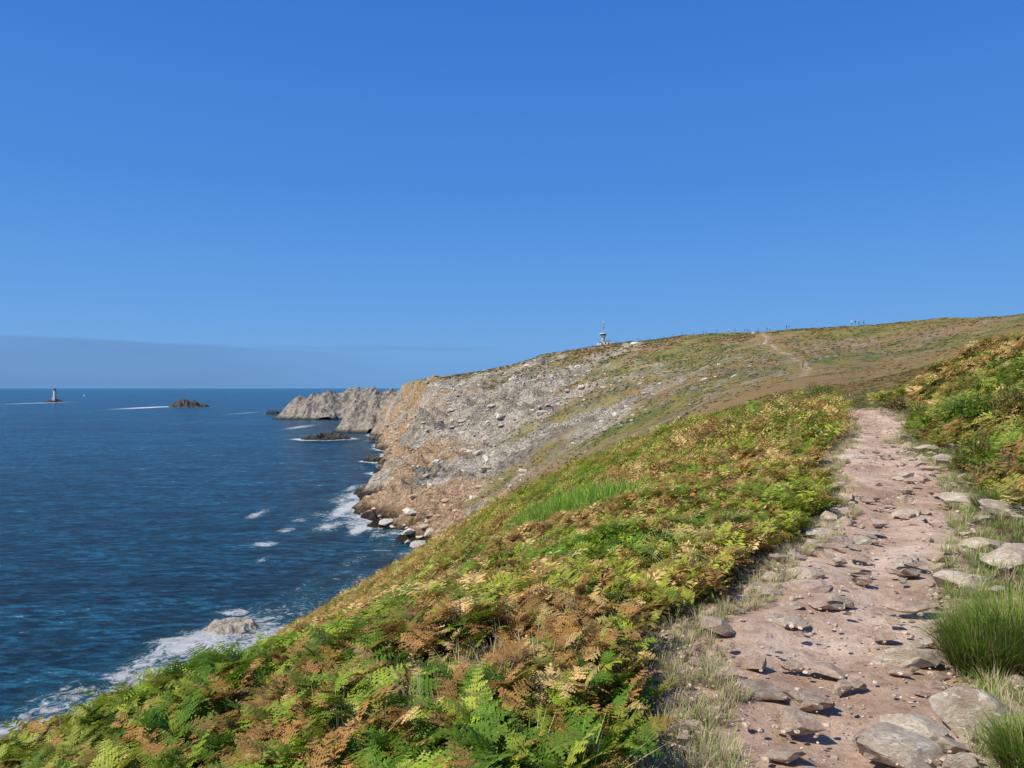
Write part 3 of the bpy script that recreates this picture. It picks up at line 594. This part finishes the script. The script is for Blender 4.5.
pos=np.c_[x,Y,ground(x,Y)+.03]; n=len(pos); tone=rng.uniform(.7,1.25,n)[:,None]*np.array([(.60,.46,.35)])
tag(bake('gravel',GV,pos,(.005+.020*rng.random(n)**3.5)*(1+Y*.05),rng.uniform(0,6.28,n),rng.integers(0,5,n),fn2,m_scr),'loose gravel on the dirt path','gravel',kind='stuff')
def stone_mesh(k,mat):
    V,Fc=rockshape(700+k,4,20,.34,.68,.03); V=V/np.abs(V).max(0); me=bpy.data.meshes.new('stone'); me.from_pydata(V.tolist(),[],Fc.tolist()); me.materials.append(mat)
    return me
SG=[stone_mesh(k,m_sg) for k in range(8)]; SR=[stone_mesh(20+k,m_sr) for k in range(8)]
def stone(px,py,w,h,kind,label,rz=None,group=None):
    x,Y,z=hit(px,py); s_=w*Y/F/2*1.05; hh=max(h*Y/F*.5,s_*.24)
    me=random.choice(SG if kind=='g' else SR); o=bpy.data.objects.new('stone',me); C.objects.link(o)
    o.scale=(s_*1.1,s_*random.uniform(.65,.95),hh*1.15); o.rotation_euler=(random.uniform(-.2,.2),random.uniform(-.15,.15),random.uniform(-.6,.6)); o.location=(x,Y,z+hh*.15+.02)
    tag(o,label,'stone',group)
for q in [(985,728,84,60,'g','large pale stone with white lichen at the bottom right of the path'),(900,758,84,30,'g','flat pale stone at the bottom edge of the photo, right of the path middle'),
 (922,738,66,28,'g','broad grey stone left of the large pale lichen stone'),(913,664,72,26,'g','flat beige stone standing on the right half of the path in the foreground'),
 (797,730,44,30,'r','rounded reddish stone on the lower left of the path'),(755,666,32,20,'r','small rounded stone at the left path edge by the ferns'),
 (757,695,52,16,'r','flat slab sunk in the dirt below the small rounded edge stone'),(722,757,24,10,'r','little stone at the bottom left corner of the path'),
 (790,668,22,12,'r','little stone right of the rounded left edge stone'),(843,690,24,12,'r','little brown stone in the lower middle of the path'),(866,742,30,14,'r','low stone near the bottom middle of the path'),
 (828,708,18,9,'r','small stone above the rounded reddish stone'),(1004,628,40,18,'g','stone at the right frame edge behind the grass tussock'),
 (962,585,52,18,'g','long pale stone lying on the right path edge, middle distance'),(1010,566,60,24,'g','pale block at the right frame edge above the tussock'),(988,548,46,14,'g','flat slab on the right verge behind the pale block'),
 (968,505,46,12,'g','whitish stone on the right verge under the heather bank'),(1005,515,40,14,'g','grey stone under the heather at the right frame edge'),(938,562,26,10,'r','small flat stone at the right path edge'),
 (945,463,36,10,'g','pale slab on the right verge at the bank foot, upper part'),(925,450,22,7,'g','small pale slab above and left of the verge slab'),(907,440,18,6,'g','flat stone on the right verge near the path crest'),
 (828,524,26,20,'g','upright pale stone on the left path edge, highest of its heap'),(848,527,22,14,'g','grey stone touching the upright pale left edge stone'),(836,545,34,13,'r','flat reddish stone below the upright pale stone'),
 (810,580,40,16,'g','pale wedge stone on the left path edge by the ferns'),(795,560,22,12,'g','small pale stone half under the ferns at the left edge'),(822,608,36,12,'r','flat stone in the left of the path, middle distance'),
 (790,612,26,12,'g','small whitish stone beside the fern shadow'),(858,560,26,9,'r','sunken stone in the path left of its middle'),(876,525,20,8,'r','small sunken stone in the middle of the narrow path'),
 (905,612,44,12,'r','low slab sunk in the path right of its middle'),(880,640,24,10,'r','small brown stone in the path middle'),(935,690,22,10,'r','small stone right of the flat beige stone'),
 (960,700,30,14,'g','grey stone between tussock and large lichen stone'),(895,480,20,7,'r','tiny slab in the upper narrow path'),(870,500,16,6,'r','tiny brown stone in the upper path, left side'),
 (845,500,18,10,'g','small pale stone on the left edge of the upper path'),(905,575,20,8,'r','small stone in the centre right of the path'),(840,585,18,8,'r','small stone right of the pale wedge stone'),
 (1016,745,40,26,'g','grey stone cut off by the right frame edge at the bottom'),(775,590,18,9,'g','little white stone in the fern shade'),(920,430,14,5,'g','tiny pale stone at the foot of the bank near the crest'),
 (948,752,34,20,'g','pale stone wedged between the flat bottom stone and the lichen stone'),(965,770,50,24,'g','pale stone cut by the bottom edge under the lichen stone')]:
    stone(*q)
zones=[('small brown stone lying loose on the lower part of the footpath','loose stones on the lower footpath',2.9,6,44,0,.9),('small brown stone lying loose on the middle part of the footpath','loose stones on the middle footpath',6,12,40,0,1),('small stone on the upper narrow part of the footpath','loose stones on the upper footpath',12,26,20,0,.9),
 ('pale stone in the stony band along the right verge of the path','stones along the right verge',4.0,16,62,1,1.25),('pale stone in the stony line along the left edge of the path','stones along the left edge',4.5,16,34,-1,1.15),
 ('flat tan stone sunk level with the dirt of the path','flat stones sunk in the path',3,18,40,2,1.8)]
for lab,grp,a,b_,n,sd,big in zones:
    for i in range(n):
        Y=random.uniform(a,b_) if sd!=2 else a+(b_-a)*random.random()**1.6; q=random.random(); q=q if random.random()<.4 else (random.random()**3*.5 if random.random()<.45 else 1-random.random()**3*.5)
        x=float(xl(Y)-.05+(xr(Y)-xl(Y)+.25)*q)
        if sd==1: x=float(xr(Y)+random.uniform(-.5,.7)*(1+.02*Y))
        if sd<0: x=float(xl(Y)+random.uniform(-.15,.5))
        if sd==2: x=float(xl(Y)+(xr(Y)-xl(Y))*random.uniform(.05,.95))
        s_=random.uniform(.02,.055)*(1+Y*.05)*(1.5 if random.random()<.2 else 1)*(random.uniform(.6,1.35)*big if sd else big)
        o=bpy.data.objects.new('stone',random.choice(SG+SG+SR if abs(sd)==1 else SR+SR+SG)); C.objects.link(o); fl_=random.uniform(.26,.38) if sd==2 else random.uniform(.38,.65)
        o.scale=(s_*1.25,s_*.9,s_*fl_); o.rotation_euler=(random.uniform(-.15,.15),random.uniform(-.15,.15),random.uniform(-.9,.9)+(3.14 if random.random()<.5 else 0)); o.location=(x,Y,gz(x,Y)+.03+(s_*.03 if sd!=2 else 0)); tag(o,lab,'stone',grp)
# ------------------------------------------------------------ individual shrubs and tussocks
def shrub(name,px,py,w,h,n,pal,label,seed,leaf=.07,cat='shrub',Y=None):
    x,Y,z=hit(px,py)
    E=empty(name,(x,Y,z)); tag(E,label,cat); s_=w*Y/F/2; hh=h*Y/F
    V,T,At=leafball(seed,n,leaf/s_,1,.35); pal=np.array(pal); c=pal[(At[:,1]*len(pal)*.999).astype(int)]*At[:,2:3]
    V=V*np.array([s_*1.05,s_*.9,hh*.95]); mk('foliage',V,T,m_fol,E,col=c)
    def st(bm):
        for k in range(9):
            a=random.uniform(0,6.28); d=Vector((math.cos(a)*.6*s_,math.sin(a)*.6*s_,hh*.7)); q=d.to_track_quat('Z','Y').to_matrix().to_4x4()
            bmesh.ops.create_cone(bm,cap_ends=True,segments=5,radius1=.014,radius2=.004,depth=d.length,matrix=Matrix.Translation(d/2)@q)
    bmobj('stems',st,m_stem,E)
G1=[(.12,.24,.025),(.18,.28,.035),(.08,.17,.02),(.26,.32,.045)]; H1=[(.16,.20,.04),(.26,.22,.065),(.36,.24,.09),(.13,.17,.03)]; H2=[(.15,.17,.045),(.29,.23,.085),(.44,.29,.12),(.20,.16,.08)]
shrub('shrub',822,402,46,26,3600,G1,'dark green rounded shrub on the left of the path crest',801,.08)
shrub('shrub',790,420,44,18,2400,G1,'green shrub below and left of the rounded crest shrub',802,.08)
shrub('heather_bush',975,470,56,40,4600,H1,'olive heather bush at the foot of the right bank',803,.05,'heather bush')
shrub('heather_bush',1008,492,64,44,5200,H2,'brownish heather bush by the right frame edge above the whitish stones',804,.045,'heather bush')
shrub('heather_bush',930,425,50,26,3200,G1,'green bush on the right bank beside the upper path',805,.07,'heather bush')
shrub('heather_bush',975,425,70,38,5200,G1,'largest dark green bush in the middle of the right bank',806,.07,'heather bush')
shrub('heather_bush',1018,420,60,40,4200,H1,'olive bush at the right frame edge on top of the bank',807,.06,'heather bush')
shrub('heather_bush',900,409,30,14,2200,H2,'small brown bush where the path disappears over the crest',808,.07,'heather bush')
def tussock(px,py,w,h,n,label,seed):
    x,Y,z=hit(px,py); s_=h*Y/F; V,T,At=tuft(seed,n,1.0,w*Y/F/2/s_*.8,.004/s_*.8); col=np.where((At[:,1]<.22)[:,None],(.40,.34,.15),np.where((At[:,1]<.65)[:,None],(.13,.22,.026),(.21,.32,.04)))*At[:,2:3]
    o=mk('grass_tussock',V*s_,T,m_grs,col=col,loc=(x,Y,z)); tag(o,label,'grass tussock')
tussock(988,668,90,66,2600,'long green grass tussock on the right verge of the foreground path',901)
tussock(1022,655,80,70,1800,'grass tussock cut off by the right frame edge behind the largest one',902)
tussock(1030,775,60,60,1500,'grass tussock in the bottom right corner of the photo',903)
tussock(1000,508,60,26,900,'dry grass tussock under the heather bank',904)
# ------------------------------------------------------------ light, sky, camera
sd=Vector((-.76,-.34,.92)).normalized()
sun=bpy.data.lights.new('sun','SUN'); sun.energy=5; sun.angle=R(.5); sun.color=(1,.93,.80); so=bpy.data.objects.new('sun',sun); C.objects.link(so); so.rotation_euler=(-sd).to_track_quat('-Z','Y').to_euler(); so['kind']='structure'
w=bpy.data.worlds.new('World'); bpy.context.scene.world=w; w.use_nodes=True; nt=w.node_tree; bg=nt.nodes['Background']
sky=nd(nt,'ShaderNodeTexSky',sky_type='NISHITA'); sky.sun_disc=False; sky.sun_elevation=math.asin(sd.z); sky.sun_rotation=math.atan2(sd.x,sd.y)
tc=nd(nt,'ShaderNodeTexCoord'); sp=nd(nt,'ShaderNodeSeparateXYZ'); nt.links.new(tc.outputs['Generated'],sp.inputs[0])
grad=ramp(nt,sp.outputs[2],[(0,(.15,.35,.67)),(.055,(.15,.385,.77)),(.12,(.115,.345,.77)),(.25,(.068,.262,.73)),(.45,(.040,.192,.65)),(1,(.02,.10,.34))])
az=mth(nt,'DIVIDE',sp.outputs[0],sp.outputs[1])
nz=nd(nt,'ShaderNodeTexNoise'); nz.inputs['Scale'].default_value=5; nz.inputs['Detail'].default_value=5
mpw=nd(nt,'ShaderNodeMapping'); mpw.inputs['Scale'].default_value=(1,1,9); nt.links.new(tc.outputs['Generated'],mpw.inputs[0]); nt.links.new(mpw.outputs[0],nz.inputs['Vector'])
top=mth(nt,'ADD',mth(nt,'MULTIPLY',mth(nt,'ADD',az,.67),-.030),mth(nt,'ADD',.054,mth(nt,'MULTIPLY',nz.outputs['Fac'],.014)))
edge=mth(nt,'SUBTRACT',top,sp.outputs[2])
mk1=ramp(nt,mth(nt,'ADD',mth(nt,'MULTIPLY',edge,150),.5),[(.3,0.0),(.8,1.0)])
fa=ramp(nt,mth(nt,'ADD',az,1.0),[(.60,1.0),(.86,0.0)])
fade=mth(nt,'MULTIPLY',mth(nt,'MULTIPLY',mk1,fa),mth(nt,'ADD',.30,mth(nt,'MULTIPLY',nz.outputs['Fac'],.5)))
dz=mth(nt,'ABSOLUTE',mth(nt,'SUBTRACT',sp.outputs[2],mth(nt,'ADD',.046,mth(nt,'MULTIPLY',nz.outputs['Fac'],.012))))
st2=ramp(nt,mth(nt,'MULTIPLY',dz,100),[(.05,1.0),(.5,0.0)])
fb=ramp(nt,mth(nt,'ADD',az,1.0),[(.60,0.0),(.78,1.0),(.92,1.0),(1.06,0.0)])
fade=mth(nt,'MAXIMUM',fade,mth(nt,'MULTIPLY',mth(nt,'MULTIPLY',st2,fb),.35))
colr_=mix(nt,fade,grad,(.115,.25,.52))
scs=nd(nt,'ShaderNodeVectorMath',operation='SCALE'); scs.inputs['Scale'].default_value=.10; nt.links.new(sky.outputs[0],scs.inputs[0])
nt.links.new(mix(nt,.06,colr_,scs.outputs[0]),bg.inputs[0]); bg.inputs[1].default_value=1.0
cam=bpy.data.cameras.new('camera'); co_=bpy.data.objects.new('camera',cam); C.objects.link(co_); bpy.context.scene.camera=co_
cam.lens=F/1024*36; cam.sensor_width=36; cam.clip_start=.05; cam.clip_end=250000
co_.location=(0,0,0); co_.rotation_euler=(R(90)+math.atan(4/F),0,0)
sc=bpy.context.scene; sc.view_settings.view_transform='Standard'; sc.view_settings.look='None'; sc.view_settings.exposure=0
